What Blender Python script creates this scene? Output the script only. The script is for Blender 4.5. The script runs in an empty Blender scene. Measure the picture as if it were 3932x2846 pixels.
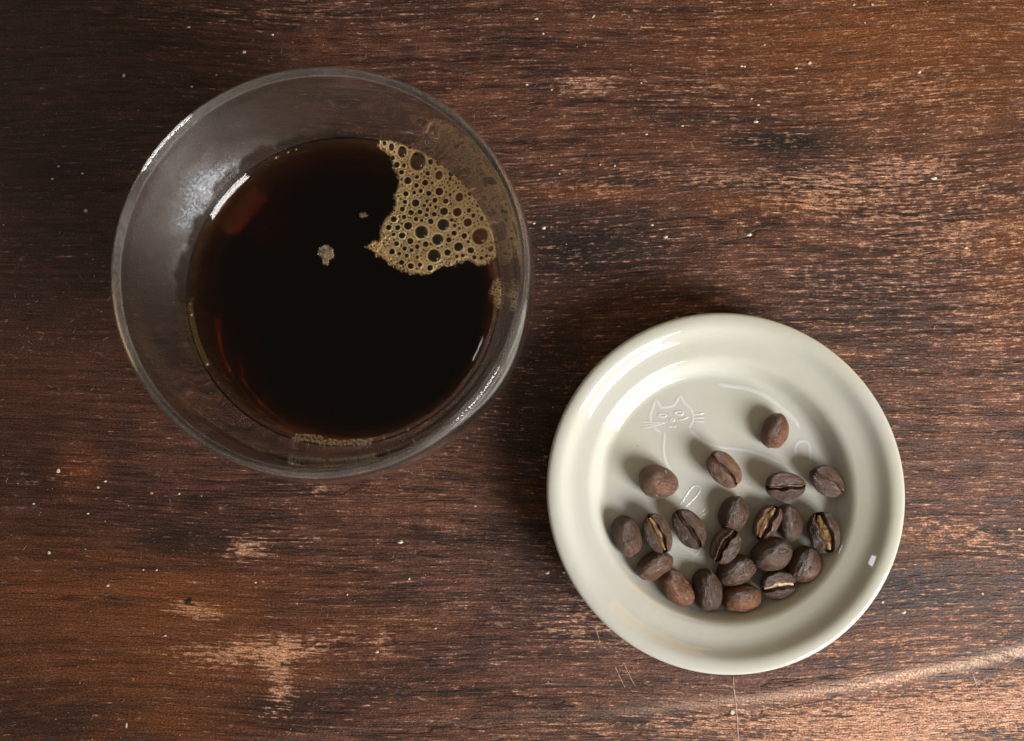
import bpy, bmesh, math, random
import numpy as np
from mathutils import Vector, Matrix, noise

random.seed(7); rng = np.random.default_rng(7)
S = bpy.context.scene
COL = S.collection

# ------------------------------------------------------------------ camera
F_PX, CAM_H, TILT = 2970.0, 0.26, math.radians(5.7)      # focal length in photo pixels, height over the table (m), tilt
cam_d = bpy.data.cameras.new('camera'); cam = bpy.data.objects.new('camera', cam_d); COL.objects.link(cam)
cam.location = (0, 0, CAM_H); cam.rotation_euler = (TILT, 0, 0)
cam_d.sensor_width = 36; cam_d.lens = 36 * F_PX / 3932; cam_d.clip_start = 0.01; cam_d.clip_end = 20
cam_d.dof.use_dof = True; cam_d.dof.focus_distance = 0.25; cam_d.dof.aperture_fstop = 13
S.camera = cam

# ------------------------------------------------------------------ light: a dim warm room and one window to the lower right
W = bpy.data.worlds.new('World'); S.world = W; W.use_nodes = True
W.node_tree.nodes['Background'].inputs[0].default_value = (1.0, 0.82, 0.60, 1)
W.node_tree.nodes['Background'].inputs[1].default_value = 0.185
def window(name, loc, aim, sx, sy, watts, col):
    d = bpy.data.lights.new(name, 'AREA'); d.shape = 'RECTANGLE'; d.size = sx; d.size_y = sy; d.energy = watts; d.color = col
    o = bpy.data.objects.new(name, d); COL.objects.link(o); o.location = loc
    o.rotation_euler = (Vector(aim) - Vector(loc)).to_track_quat('-Z', 'Y').to_euler(); return o
window('window_light', (0.66, -0.50, 0.43), (0.03, 0.0, 0.01), 0.42, 0.40, 16.0, (1.0, 0.985, 0.955))
window('far_window_light', (-0.78, 0.50, 0.80), (0.0, 0.0, 0.03), 0.09, 0.12, 0.32, (0.9, 0.96, 1.0))
window('warm_lamp', (0.44, 0.36, 0.22), (0.16, 0.13, 0.0), 0.30, 0.30, 0.42, (1.0, 0.60, 0.16))   # a warm lamp somewhere beyond the upper right corner
S.view_settings.view_transform = 'Standard'; S.view_settings.look = 'None'
S.view_settings.exposure = 0.2; S.view_settings.gamma = 1.0; S.view_settings.use_curve_mapping = False
S.render.engine = 'CYCLES'
S.cycles.use_denoising = True; S.cycles.denoising_prefilter = 'FAST'; S.cycles.denoising_input_passes = 'RGB_ALBEDO_NORMAL'; S.cycles.max_bounces = 20; S.cycles.transmission_bounces = 20
S.cycles.transparent_max_bounces = 16; S.cycles.glossy_bounces = 8; S.cycles.diffuse_bounces = 4
S.cycles.caustics_refractive = True; S.cycles.caustics_reflective = True; S.cycles.blur_glossy = 0.3
S.cycles.sample_clamp_indirect = 6.0

# ------------------------------------------------------------------ helpers
ct, st = math.cos(TILT), math.sin(TILT)
def at(px, py, z=0.0):
    """photo position -> world point lying at height z"""
    a, b = (px - 1966) / F_PX, (1423 - py) / F_PX
    d = Vector((a, st + b * ct, -ct + b * st)); k = (z - CAM_H) / d.z
    return Vector((d.x * k, d.y * k, z))
def mpp(px, py, z):                       # metres per photo pixel there
    return (at(px + 1, py, z) - at(px, py, z)).length
def crop(pts, ox, oy, s): return [(ox + x * s, oy + y * s) for x, y in pts]

def link(o, parent=None):
    COL.objects.link(o)
    if parent is not None: o.parent = parent
    return o
def empty(name, loc=(0, 0, 0)):
    o = bpy.data.objects.new(name, None); o.empty_display_size = .005; o.location = loc; return link(o)
def tag(o, label=None, cat=None, group=None, kind=None):
    if label: o['label'] = label
    if cat: o['category'] = cat
    if group: o['group'] = group
    if kind: o['kind'] = kind
    return o
def mesh(name, verts, faces, mat, parent=None, smooth=True):
    m = bpy.data.meshes.new(name); m.from_pydata([tuple(v) for v in verts], [], faces); m.update()
    if smooth: m.polygons.foreach_set('use_smooth', [True] * len(m.polygons))
    if mat: m.materials.append(mat)
    return link(bpy.data.objects.new(name, m), parent)
def attr(o, name, vals):
    a = o.data.attributes.new(name, 'FLOAT', 'POINT'); a.data.foreach_set('value', np.asarray(vals, dtype=np.float32))

def spline(pts, n=8):
    """Catmull-Rom through the points"""
    P = [Vector(p) for p in pts]; out = []
    for i in range(len(P) - 1):
        a, b, c, d = P[max(i - 1, 0)], P[i], P[i + 1], P[min(i + 2, len(P) - 1)]
        for k in range(n):
            t = k / n
            out.append(.5 * ((2 * b) + (c - a) * t + (2 * a - 5 * b + 4 * c - d) * t * t + (3 * b - a - 3 * c + d) * t ** 3))
    out.append(P[-1]); return out
def revolve(profiles, seg=192):
    """profiles: lists of (r, z); the right-hand side of travel is outside"""
    V, Fc = [], []
    for prof in profiles:
        rows = []
        for r, z in prof:
            if r < 1e-6: rows.append([len(V)]); V.append((0, 0, z)); continue
            rows.append(list(range(len(V), len(V) + seg)))
            V += [(r * math.cos(2 * math.pi * k / seg), r * math.sin(2 * math.pi * k / seg), z) for k in range(seg)]
        for A, B in zip(rows, rows[1:]):
            for k in range(seg):
                k2 = (k + 1) % seg
                f = [A[k % len(A)], A[k2 % len(A)], B[k2 % len(B)], B[k % len(B)]]
                g = []
                for v in f:
                    if v not in g: g.append(v)
                if len(g) > 2: Fc.append(g)
    return V, Fc

class NT:
    """small shader-graph writer"""
    def __init__(s, name):
        s.m = bpy.data.materials.new(name); s.m.use_nodes = True; s.t = s.m.node_tree; s.N = s.t.nodes; s.N.clear()
        s.out = s.N.new('ShaderNodeOutputMaterial')
    def new(s, typ, ins=None, **props):
        n = s.N.new('ShaderNode' + typ)
        for k, v in props.items(): setattr(n, k, v)
        for k, v in (ins or {}).items(): s.put(n.inputs[k], v)
        return n
    def put(s, sock, v):
        if isinstance(v, bpy.types.NodeSocket): s.t.links.new(v, sock)
        elif isinstance(v, bpy.types.Node): s.t.links.new(v.outputs[0], sock)
        elif isinstance(v, tuple) and len(v) == 3 and sock.type == 'RGBA': sock.default_value = (*v, 1)
        else: sock.default_value = v
    def math(s, op, a, b=0.0, c=0.0, clamp=False):
        n = s.N.new('ShaderNodeMath'); n.operation = op; n.use_clamp = clamp
        s.put(n.inputs[0], a); s.put(n.inputs[1], b)
        if op in ('MULTIPLY_ADD', 'SMOOTH_MIN'): s.put(n.inputs[2], c)
        return n.outputs[0]
    def ramp(s, v, lo, hi, a=0.0, b=1.0):
        n = s.N.new('ShaderNodeMapRange'); n.interpolation_type = 'SMOOTHSTEP'
        s.put(n.inputs[0], v); s.put(n.inputs[1], lo); s.put(n.inputs[2], hi); s.put(n.inputs[3], a); s.put(n.inputs[4], b)
        return n.outputs[0]
    def mix(s, f, a, b, blend='MIX'):
        n = s.N.new('ShaderNodeMix'); n.data_type = 'RGBA'; n.blend_type = blend
        s.put(n.inputs[0], f); s.put(n.inputs[6], a); s.put(n.inputs[7], b); return n.outputs[2]
    def coord(s, which='Object', scale=(1, 1, 1), loc=(0, 0, 0)):
        tc = s.N.new('ShaderNodeTexCoord'); mp = s.N.new('ShaderNodeMapping')
        s.t.links.new(tc.outputs[which], mp.inputs[0]); mp.inputs[3].default_value = scale; mp.inputs[1].default_value = loc
        return mp.outputs[0]
    def scale(s, vec, sc, loc=(0, 0, 0)):
        mp = s.N.new('ShaderNodeMapping'); s.put(mp.inputs[0], vec); mp.inputs[3].default_value = sc; mp.inputs[1].default_value = loc
        return mp.outputs[0]
    def noise(s, vec, sc=1.0, detail=4.0, rough=.55, dist=0.0, color=False):
        n = s.new('TexNoise', {'Vector': vec, 'Scale': sc, 'Detail': detail, 'Roughness': rough, 'Distortion': dist})
        return n.outputs[1 if color else 0]
    def attrib(s, name):
        n = s.N.new('ShaderNodeAttribute'); n.attribute_name = name; return n.outputs['Fac']
    def surface(s, sh): s.t.links.new(sh.outputs[0] if isinstance(sh, bpy.types.Node) else sh, s.out.inputs['Surface'])
    def volume(s, sh): s.t.links.new(sh.outputs[0], s.out.inputs['Volume'])

# ------------------------------------------------------------------ materials
def mat_wood():
    t = NT('worn_dark_wood')
    uv = t.new('UVMap', uv_map='grain').outputs[0]                     # metres, x along the grain, y bent with it
    wear, dark, warm, smooth, ridge = (t.attrib(k) for k in ('wear', 'dark', 'warm', 'smooth', 'ridge'))
    fib = t.noise(t.scale(uv, (120, 1500, 1)), 1, 5, .65)               # short fibres
    fib2 = t.noise(t.scale(uv, (260, 2600, 1), (3, 9, 0)), 1, 3, .6)
    band = t.noise(t.scale(uv, (6, 130, 1), (11, 2, 0)), 1, 5, .62, .25) # year-ring bands
    blot = t.noise(t.scale(uv, (62, 170, 1), (5, 1, 0)), 1, 7, .66, .5)  # ragged blotches of varnish
    fleck = t.noise(t.scale(uv, (420, 800, 1), (1, 7, 0)), 1, 4, .62)   # lifted flecks
    fine = t.noise(t.scale(uv, (900, 1700, 1), (2, 3, 0)), 1, 3, .65)
    big = t.noise(t.scale(uv, (16, 30, 1), (9, 4, 0)), 1, 4, .55)
    streak = t.noise(t.scale(uv, (22, 620, 1), (8, 5, 0)), 1, 6, .72, .12)   # long dark and light lines
    base = t.mix(t.ramp(band, .40, .60), (.016, .0078, .0060), (.060, .0240, .0148))
    base = t.mix(t.ramp(blot, .46, .58, .0, .8), base, t.mix(t.ramp(big, .44, .60), (.070, .0325, .0240), (.100, .0395, .0200)))
    base = t.mix(t.ramp(big, .55, .42, .0, .92), base, (.0155, .0085, .0080))
    base = t.mix(t.ramp(streak, .46, .60, .0, .55), base, t.mix(.6, base, (.185, .071, .044)))
    base = t.mix(t.ramp(streak, .45, .36, .0, .9), base, (.010, .0050, .0040))
    base = t.mix(t.math('MULTIPLY', t.ramp(fib, .44, .58), .5), base, t.mix(.5, base, (.20, .082, .048)))
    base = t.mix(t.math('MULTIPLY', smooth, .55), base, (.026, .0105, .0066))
    base = t.mix(t.math('MULTIPLY', warm, t.ramp(streak, .35, .6, .35, .8)), base, (.150, .048, .0135))
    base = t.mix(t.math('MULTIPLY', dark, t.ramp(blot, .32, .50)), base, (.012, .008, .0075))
    # worn through to bare fibre
    wv = t.math('ADD', t.math('MULTIPLY', wear, .55), t.math('MULTIPLY', t.math('SUBTRACT', blot, .5), .45))
    wv = t.math('ADD', wv, t.math('MULTIPLY', t.math('SUBTRACT', fib, .5), 1.6))
    wv = t.math('ADD', wv, t.math('MULTIPLY', t.math('SUBTRACT', streak, .5), .65))
    wv = t.math('ADD', wv, t.math('MULTIPLY', t.math('SUBTRACT', fleck, .5), 1.15))
    wmask = t.math('MULTIPLY', t.ramp(wv, .26, .56), t.math('SUBTRACT', 1.0, t.math('MULTIPLY', smooth, .55)))
    bare = t.mix(t.ramp(fib2, .35, .65), (.22, .096, .058), (.58, .33, .205))
    bare = t.mix(t.math('MULTIPLY', warm, .45), bare, (.42, .185, .065))
    col = t.mix(wmask, base, bare)
    # greyish bloom of old dust in the pores
    gm = t.math('MULTIPLY', t.ramp(fine, .63, .76), t.math('SUBTRACT', .34, t.math('MULTIPLY', smooth, .26)))
    col = t.mix(gm, col, (.27, .20, .19))
    col = t.mix(t.math('MULTIPLY', ridge, t.ramp(fib, .34, .54, .55, 1.0)), col, (.60, .39, .265))
    pores = t.ramp(t.noise(t.scale(uv, (60, 1900, 1), (4, 4, 0)), 1, 3, .6), .60, .68)
    col = t.mix(t.math('MULTIPLY', pores, .8), col, (.008, .0045, .004))
    ck = t.noise(t.scale(uv, (7, 75, 1), (2, 6, 0)), 1, 3, .5, .1)
    crack = t.math('MULTIPLY', t.ramp(t.math('ABSOLUTE', t.math('SUBTRACT', ck, .5)), .006, .001), t.ramp(big, .50, .62))   # long drying cracks
    col = t.mix(t.math('MULTIPLY', crack, .55), col, (.006, .0035, .003))
    grit = t.noise(t.scale(uv, (1500, 2300, 1), (6, 2, 0)), 1, 2, .6)
    col = t.mix(.85, col, t.mix(1.0, col, t.mix(t.ramp(grit, .30, .70), (.35, .35, .36), (1.75, 1.72, 1.75)), 'MULTIPLY'))
    blue = t.math('MULTIPLY', t.ramp(t.noise(t.scale(uv, (70, 150, 1), (3, 8, 0)), 1, 5, .65), .56, .68), t.ramp(fleck, .5, .64, 0, .45))
    col = t.mix(blue, col, (.125, .105, .125))
    rough = t.math('ADD', t.ramp(wmask, 0, 1, .46, .72), t.math('MULTIPLY', t.math('SUBTRACT', fine, .5), .35))
    h = t.math('ADD', t.math('MULTIPLY', fib, .55), t.math('MULTIPLY', fleck, .45))
    h = t.math('ADD', h, t.math('MULTIPLY', fine, .5)); h = t.math('SUBTRACT', h, t.math('MULTIPLY', pores, .5))
    h = t.math('ADD', h, t.math('MULTIPLY', band, .9)); h = t.math('SUBTRACT', h, t.math('MULTIPLY', crack, .5)); h = t.math('SUBTRACT', h, t.math('MULTIPLY', wmask, .35))
    bump = t.new('Bump', {'Strength': t.math('SUBTRACT', .85, t.math('MULTIPLY', smooth, .5)), 'Distance': .00055, 'Height': h})
    t.surface(t.new('BsdfPrincipled', {'Base Color': col, 'Roughness': rough, 'Specular IOR Level': .26, 'Normal': bump.outputs[0]}))
    return t.m

def mat_glass():
    t = NT('clear_glass'); fog_and_light = t.attrib('fog_and_light')
    p = t.coord()
    drops = t.noise(p, 1500, 2, .6); cloud = t.noise(p, 60, 4, .6)
    f = t.math('MULTIPLY', fog_and_light, t.ramp(cloud, .25, .65, .75, 1.05)); f3 = t.math('POWER', f, 4.0)
    g = t.new('BsdfPrincipled', {'Base Color': (.99, .995, .99), 'Roughness': t.math('MULTIPLY', f3, .28), 'IOR': 1.5, 'Transmission Weight': 1.0})
    fc = t.mix(t.math('MULTIPLY', f3, 1.5, clamp=True), (.80, .66, .57), (.84, .87, .93))          # warm bounce off the wood and cool window light, painted into the haze
    d = t.new('BsdfTranslucent', {'Color': fc}); d2 = t.new('BsdfDiffuse', {'Color': fc})
    dm = t.new('MixShader', {0: .6, 1: d, 2: d2})
    fm = t.math('ADD', t.math('MULTIPLY', f, .095), t.math('MULTIPLY', f3, t.ramp(drops, .36, .64, .05, .42)))
    t.surface(t.new('MixShader', {0: fm, 1: g, 2: dm})); return t.m

def mat_coffee():
    t = NT('black_coffee')
    t.surface(t.new('BsdfPrincipled', {'Base Color': (1, 1, 1), 'Roughness': .0, 'IOR': 1.33, 'Transmission Weight': 1.0}))
    va = t.new('VolumeAbsorption', {'Color': (.86, .48, .0), 'Density': 1400.0}); vs = t.new('VolumeScatter', {'Color': (1.0, .60, .30), 'Density': 120.0})
    t.volume(t.new('AddShader', {0: va, 1: vs})); return t.m

def mat_foam():
    t = NT('tan_foam'); p = t.coord()
    n = t.noise(p, 900, 4, .6); n2 = t.noise(p, 120, 3, .5)
    c = t.mix(t.ramp(n2, .35, .65), (.54, .30, .105), (.74, .47, .20))
    c = t.mix(t.ramp(n, .52, .7), c, (.36, .19, .075))
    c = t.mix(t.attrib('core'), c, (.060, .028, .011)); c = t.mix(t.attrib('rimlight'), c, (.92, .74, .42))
    b = t.new('Bump', {'Strength': .8, 'Distance': .00025, 'Height': n})
    t.surface(t.new('BsdfPrincipled', {'Base Color': c, 'Roughness': .22, 'Specular IOR Level': .7, 'Normal': b.outputs[0],
        'Subsurface Weight': .2, 'Subsurface Radius': (.0008, .0005, .0002), 'Subsurface Scale': 1.0})); return t.m

def mat_bubble(name, tint, tintf):
    t = NT(name)
    geo = t.N.new('ShaderNodeNewGeometry')                           # a film is the same seen from either side
    fr = t.new('Fresnel', {'IOR': t.ramp(geo.outputs['Backfacing'], 0, 1, 1.33, 1 / 1.33)}).outputs[0]
    fr = t.math('ADD', t.math('MULTIPLY', fr, 2.1), .0, clamp=True)      # both faces of the film reflect
    tr = t.new('BsdfTransparent', {'Color': (.97, .93, .86)}); gl = t.new('BsdfGlossy', {'Color': (1, 1, 1), 'Roughness': .03})
    s = t.new('MixShader', {0: fr, 1: tr, 2: gl})
    ft = t.math('ADD', t.math('MULTIPLY', t.math('POWER', t.attrib('foot'), 2.5), .30), tintf, clamp=True)     # the film is thicker at its foot
    t.surface(t.new('MixShader', {0: ft, 1: s, 2: t.new('BsdfDiffuse', {'Color': tint})})); return t.m

def mat_porcelain(name, col, bumpy=.20):
    t = NT(name); p = t.coord()
    n = t.noise(p, 90, 3, .5); big = t.noise(p, 28, 2, .5)
    c = t.mix(t.ramp(big, .35, .68), col, (col[0] * .97, col[1] * .975, col[2] * .90))
    b = t.new('Bump', {'Strength': bumpy, 'Distance': .0008, 'Height': n})
    t.surface(t.new('BsdfPrincipled', {'Base Color': c, 'Roughness': .05, 'Specular IOR Level': .6, 'IOR': 1.5, 'Normal': b.outputs[0],
        'Subsurface Weight': .18, 'Subsurface Radius': (.0030, .0024, .0014), 'Subsurface Scale': 1.0,
        'Coat Weight': .0, 'Coat Roughness': .03})); return t.m

def mat_bean():
    t = NT('roasted_bean'); p = t.coord()
    oi = t.N.new('ShaderNodeObjectInfo')
    n = t.noise(p, 260, 5, .6); w = t.noise(t.scale(p, (420, 900, 900)), 1, 4, .62, .8); big = t.noise(p, 120, 2, .5)
    crk = t.new('TexVoronoi', {'Vector': t.mix(.12, p, t.noise(p, 300, 3, .6, color=True)), 'Scale': 420.0}, feature='DISTANCE_TO_EDGE').outputs[0]
    face = t.attrib('face'); groove = t.attrib('groove')
    c = t.mix(t.ramp(n, .35, .68), t.mix(.5, oi.outputs['Color'], (.035, .016, .011)), oi.outputs['Color'])
    mot = t.math('MULTIPLY', face, t.ramp(big, .40, .62, 0, .85))
    c = t.mix(mot, c, t.mix(.65, c, (.018, .010, .008)))
    c = t.mix(t.math('MULTIPLY', face, t.ramp(w, .55, .75, 0, .5)), c, (.20, .105, .058))
    c = t.mix(groove, c, (.010, .006, .004))
    h = t.math('ADD', t.math('MULTIPLY', w, 1.0), t.math('MULTIPLY', n, .6))
    h = t.math('ADD', h, t.math('MULTIPLY', t.ramp(crk, 0, .05), .35))
    b = t.new('Bump', {'Strength': 1.0, 'Distance': .0011, 'Height': h})
    t.surface(t.new('BsdfPrincipled', {'Base Color': c, 'Roughness': t.ramp(n, .3, .7, .27, .42), 'Specular IOR Level': .65, 'Normal': b.outputs[0]}))
    return t.m

def mat_chaff():
    t = NT('golden_silverskin'); p = t.coord()
    n = t.noise(t.scale(p, (500, 900, 900)), 1, 4, .65)
    c = t.mix(t.ramp(n, .35, .65), (.13, .060, .020), (.46, .28, .105))
    b = t.new('Bump', {'Strength': .9, 'Distance': .0002, 'Height': n})
    t.surface(t.new('BsdfPrincipled', {'Base Color': c, 'Roughness': .33, 'Specular IOR Level': .6, 'Normal': b.outputs[0]})); return t.m

def mat_plain(name, col, rough=.7, var=.25):
    t = NT(name); n = t.noise(t.coord(), 1200, 3, .6)
    c = t.mix(t.ramp(n, .3, .7), tuple(x * (1 - var) for x in col), col)
    t.surface(t.new('BsdfPrincipled', {'Base Color': c, 'Roughness': rough})); return t.m

def mat_chaff_dull():
    m = mat_chaff(); m.name = 'dull_silverskin'
    for n in m.node_tree.nodes:
        if n.type == 'MIX': n.inputs[6].default_value = (.075, .036, .015, 1); n.inputs[7].default_value = (.30, .175, .075, 1)
    return m
M = dict(wood=mat_wood(), glass=mat_glass(), coffee=mat_coffee(), foam=mat_foam(),
         bubble=mat_bubble('thin_bubble_film', (.55, .34, .16), .0), bead=mat_bubble('tiny_bubble_film', (.88, .78, .50), .38),
         porcelain=mat_porcelain('cream_porcelain', (.498, .494, .455)), relief=mat_porcelain('thin_glaze_porcelain', (.575, .575, .565), .02),
         bean=mat_bean(), chaff=mat_chaff(), chaff_dull=mat_chaff_dull(), crumb=mat_plain('pale_crumb', (.62, .54, .43)), rust=mat_plain('orange_flake', (.50, .20, .09)),
         char=mat_plain('dark_chip', (.012, .009, .008), .5), lint=mat_plain('grey_lint', (.42, .36, .33)),
         film=mat_plain('pale_film', (.21, .15, .10), .5))

# ------------------------------------------------------------------ the table top
def build_table():
    X = np.linspace(-.32, .32, 401); Y = np.linspace(-.24, .30, 338)
    gx, gy = np.meshgrid(X, Y); nx, ny = len(X), len(Y)
    # photo position of each point, used to place real wear and stains, and painted glow and shade
    dx, dy, dz = gx, gy, -CAM_H
    zc = dy * st - dz * ct
    px = 1966 + F_PX * dx / zc; py = 1423 - F_PX * (dy * ct + dz * st) / zc
    def blob(cx, cy, rx, ry, a=1.0, rot=0.0):
        r = math.radians(rot); u, v = px - cx, py - cy
        u, v = u * math.cos(r) + v * math.sin(r), -u * math.sin(r) + v * math.cos(r)
        return a * np.exp(-((np.abs(u) / rx) ** 2.6 + (np.abs(v) / ry) ** 2.6))
    def blobs(L): return np.clip(sum(blob(*b) for b in L), 0, 1.2)
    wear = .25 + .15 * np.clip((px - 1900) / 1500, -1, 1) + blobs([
        (1000, 2500, 330, 62, .75, -5), (1075, 2620, 55, 110, .75), (740, 2345, 120, 34, .85, 12), (950, 2105, 80, 42, .85),
        (1180, 2070, 60, 20, .3), (1480, 2450, 40, 60, .45), (3650, 880, 420, 120, .22), (3050, 690, 700, 32, .30, 2), (3150, 770, 260, 50, .38),
        (3500, 640, 260, 40, .4), (2250, 330, 130, 36, .5), (2740, 130, 25, 120, .3, 15), (2180, 720, 260, 28, .25), (3350, 1050, 420, 60, .12),
        (2280, 2380, 220, 130, .35), (3520, 2770, 800, 130, .75, -8), (2600, 2780, 500, 50, .32, -4), (3700, 2060, 260, 60, .35, 10),
        (3500, 2480, 400, 60, .22, -8), (900, 50, 500, 40, .28), (2800, 330, 260, 40, .2), (1230, 1880, 60, 26, .5), (3840, 1250, 140, 180, .2),
        (280, 1790, 90, 60, .3), (150, 1850, 120, 16, .4, -10), (1750, 2320, 60, 40, .3), (3450, 350, 300, 60, .2)])
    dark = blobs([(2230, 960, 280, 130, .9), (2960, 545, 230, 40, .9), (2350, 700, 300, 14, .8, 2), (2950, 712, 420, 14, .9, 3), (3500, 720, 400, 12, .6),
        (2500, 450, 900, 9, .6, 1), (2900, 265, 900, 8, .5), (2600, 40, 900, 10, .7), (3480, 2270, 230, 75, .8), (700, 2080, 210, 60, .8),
        (1250, 2690, 420, 70, .7, -8), (1700, 2080, 400, 60, .5), (200, 2760, 400, 120, .6), (500, 2180, 260, 12, .8), (2100, 1500, 160, 420, .7),  # the tall last blob paints the saucer's shadow into the wood
        (250, 1000, 260, 500, .45), (650, 300, 420, 180, .4), (3600, 1000, 260, 10, .6, 4), (3850, 730, 120, 30, .7), (420, 2320, 120, 20, .5),  # the broad blobs left of and under the cup paint its shade
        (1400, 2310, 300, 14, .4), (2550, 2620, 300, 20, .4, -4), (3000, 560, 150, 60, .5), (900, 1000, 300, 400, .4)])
    warm = blobs([(1000, 2520, 380, 130, .6), (760, 2350, 160, 50, .4), (310, 1800, 90, 90, .8), (300, 2350, 600, 260, .7, 5), (500, 2700, 500, 160, .6), (2250, 730, 300, 30, .8), (900, 2260, 500, 120, .6),
        (3700, 150, 700, 360, 1.0), (3000, 160, 500, 200, .6), (3880, 1000, 140, 300, .7), (3000, 780, 300, 36, .7), (3350, 2440, 500, 70, .5, -9),  # the broad blobs here paint the golden glow at upper right and right edge
        (1500, 2400, 400, 60, .4), (2650, 560, 200, 90, .3), (200, 1500, 300, 200, .25), (3500, 2080, 300, 60, .5, 8), (700, 2790, 300, 60, .6)])
    smooth = np.clip((1250 - px) / 1100, 0, 1) * np.clip(1.15 - .5 * np.clip((py - 1700) / 900, 0, 1), 0, 1) + blobs([(2050, 1450, 260, 330, .6)])  # smoother varnish; its dark tone also paints light falloff and saucer shade
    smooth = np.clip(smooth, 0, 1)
    # the pale ridge that runs up to the right at the bottom of the picture
    rp = np.array([(-200, 2990), (1018, 2850), (1574, 2782), (2100, 2752), (2500, 2722), (2903, 2685), (3109, 2659), (3315, 2623), (3521, 2582), (3727, 2546), (3931, 2498), (4500, 2350)], float)
    ry = np.interp(px, rp[:, 0], rp[:, 1]); dr = py - ry
    ridge = np.exp(-(dr / 18) ** 2) * np.clip((px - 2100) / 1600, .05, .85)
    below = 1 / (1 + np.exp(-(dr - 10) / 14))
    # grain direction
    v = gy + .0022 * np.sin(gx * 17 + 1.3) + .0012 * np.sin(gx * 41 + gy * 30) + .0016 * np.sin(gx * 9 + gy * 22)
    v += -.0034 * np.exp(-((px - 2900) / 480) ** 2 - ((py - 730) / 130) ** 2)
    v += below * .0035 * np.clip((px - 2000) / 2000, 0, 1)
    gz = .00020 * ridge - .00022 * below * np.clip((px - 900) / 1500, 0, 1) - .00016 * np.exp(-((py - 712 - 10 * np.sin(px / 300)) / 9) ** 2) * (px > 1950)
    gz += .00010 * np.sin(v * 900 + 3 * np.sin(gx * 25)) * (1 - smooth * .7)
    V = np.stack([gx, gy, gz], -1).reshape(-1, 3)
    idx = np.arange(nx * ny).reshape(ny, nx)
    Fq = np.stack([idx[:-1, :-1], idx[:-1, 1:], idx[1:, 1:], idx[1:, :-1]], -1).reshape(-1, 4).tolist()
    # edge and underside
    ring = list(idx[0, :]) + list(idx[1:, -1]) + list(idx[-1, -2::-1]) + list(idx[-2:0:-1, 0])
    n0 = len(V); low = V[ring].copy(); low[:, 2] = -.03; V = np.vstack([V, low]); k = len(ring)
    for i in range(k): Fq.append([ring[i], n0 + i, n0 + (i + 1) % k, ring[(i + 1) % k]])
    Fq.append([n0 + i for i in range(k)][::-1])
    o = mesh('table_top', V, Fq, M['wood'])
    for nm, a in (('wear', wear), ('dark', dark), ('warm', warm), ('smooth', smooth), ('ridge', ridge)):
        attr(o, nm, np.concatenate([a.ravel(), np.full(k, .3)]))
    uvl = o.data.uv_layers.new(name='grain')
    li = np.empty(len(o.data.loops), dtype=np.int32); o.data.loops.foreach_get('vertex_index', li)
    uvv = np.concatenate([np.stack([gx, v], -1).reshape(-1, 2), V[n0:, :2]])
    uvl.data.foreach_set('uv', uvv[li].astype(np.float32).ravel())
    tag(o, 'dark brown worn wooden table top with horizontal grain', 'table', kind='structure')
    return X, Y, gz
TX, TY, TZ = build_table()
def table_z(x, y): return float(TZ[int(np.clip(np.searchsorted(TY, y), 0, len(TY) - 1)), int(np.clip(np.searchsorted(TX, x), 0, len(TX) - 1))])

# ------------------------------------------------------------------ the glass cup
CUP = Vector((-.0470, .0441, .0003)); COFFEE_Z = .0448
outer = spline([(.026, .0), (.0305, .0012), (.040, .012), (.0475, .028), (.0514, .043), (.0528, .055), (.0529, .064), (.0520, .0708), (.0510, .0740), (.0503, .0750), (.0496, .0744), (.0489, .0715), (.0482, .0650), (.0474, .0585), (.0462, .0535), (.0444, .0487), (.0420, .0447), (.0385, .0405), (.032, .034), (.022, .0265), (.010, .0225), (.0, .0217)], 7)
body = [(0, .0022), (.020, .0020), (.0240, .0006)] + [(p[0], p[1]) for p in outer]
hollow = [(p[0], p[1]) for p in spline([(0, .0202), (.010, .0209), (.0226, .0250), (.0330, .0327), (.0397, .0393), (.0433, .0437), (.0456, .0478), (.0473, .0530), (.0485, .0583), (.0492, .0648), (.0498, .0705), (.0502, .0722), (.0507, .0708), (.0516, .064), (.0515, .055), (.0501, .0435), (.0463, .0285), (.0389, .0138), (.029, .0042), (.026, .0035), (0, .0036)], 7)]
V, Fq = revolve([body, hollow])
cup = mesh('glass_cup', V, Fq, M['glass']); cup.location = CUP
nb = 2 * 192 * 0
fog_and_light = []
RI = ([.0447, .0487, .0535, .0585, .065, .0715, .0744], [.0420, .0444, .0462, .0474, .0482, .0489, .0496])
for x, y, z in V:
    r = math.hypot(x, y); a = math.degrees(math.atan2(y, x)) % 360
    fg = .10 if (z > .03 and r > .0515) else .03                                    # pale haze painted on the outside to brighten the dark glass
    if z > .0447 and r < float(np.interp(z, *RI)) + .0004 and z < .0738:            # steamed-up wall above the coffee
        clear = .0498 + .0008 * math.sin(a * .11) + .0006 * math.sin(a * .37) + .0005 * math.sin(a * .9)   # wiped-clear wet band just above the coffee
        lit = max(0, math.cos(math.radians((a - 146) * 1.15))) ** 3.2 * (abs(a - 146) < 78)  # thicker fog paints in the brightness of the window-lit side
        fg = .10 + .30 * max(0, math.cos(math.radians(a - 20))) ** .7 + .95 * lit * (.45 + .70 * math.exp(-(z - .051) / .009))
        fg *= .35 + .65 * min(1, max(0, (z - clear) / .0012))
    if z > .0728: fg = .66                                                          # the rim's ring of light, painted in as pale haze
    fog_and_light.append(min(fg, 1))
attr(cup, 'fog_and_light', fog_and_light)
tag(cup, 'clear double-walled glass cup holding black coffee', 'glass cup')

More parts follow.
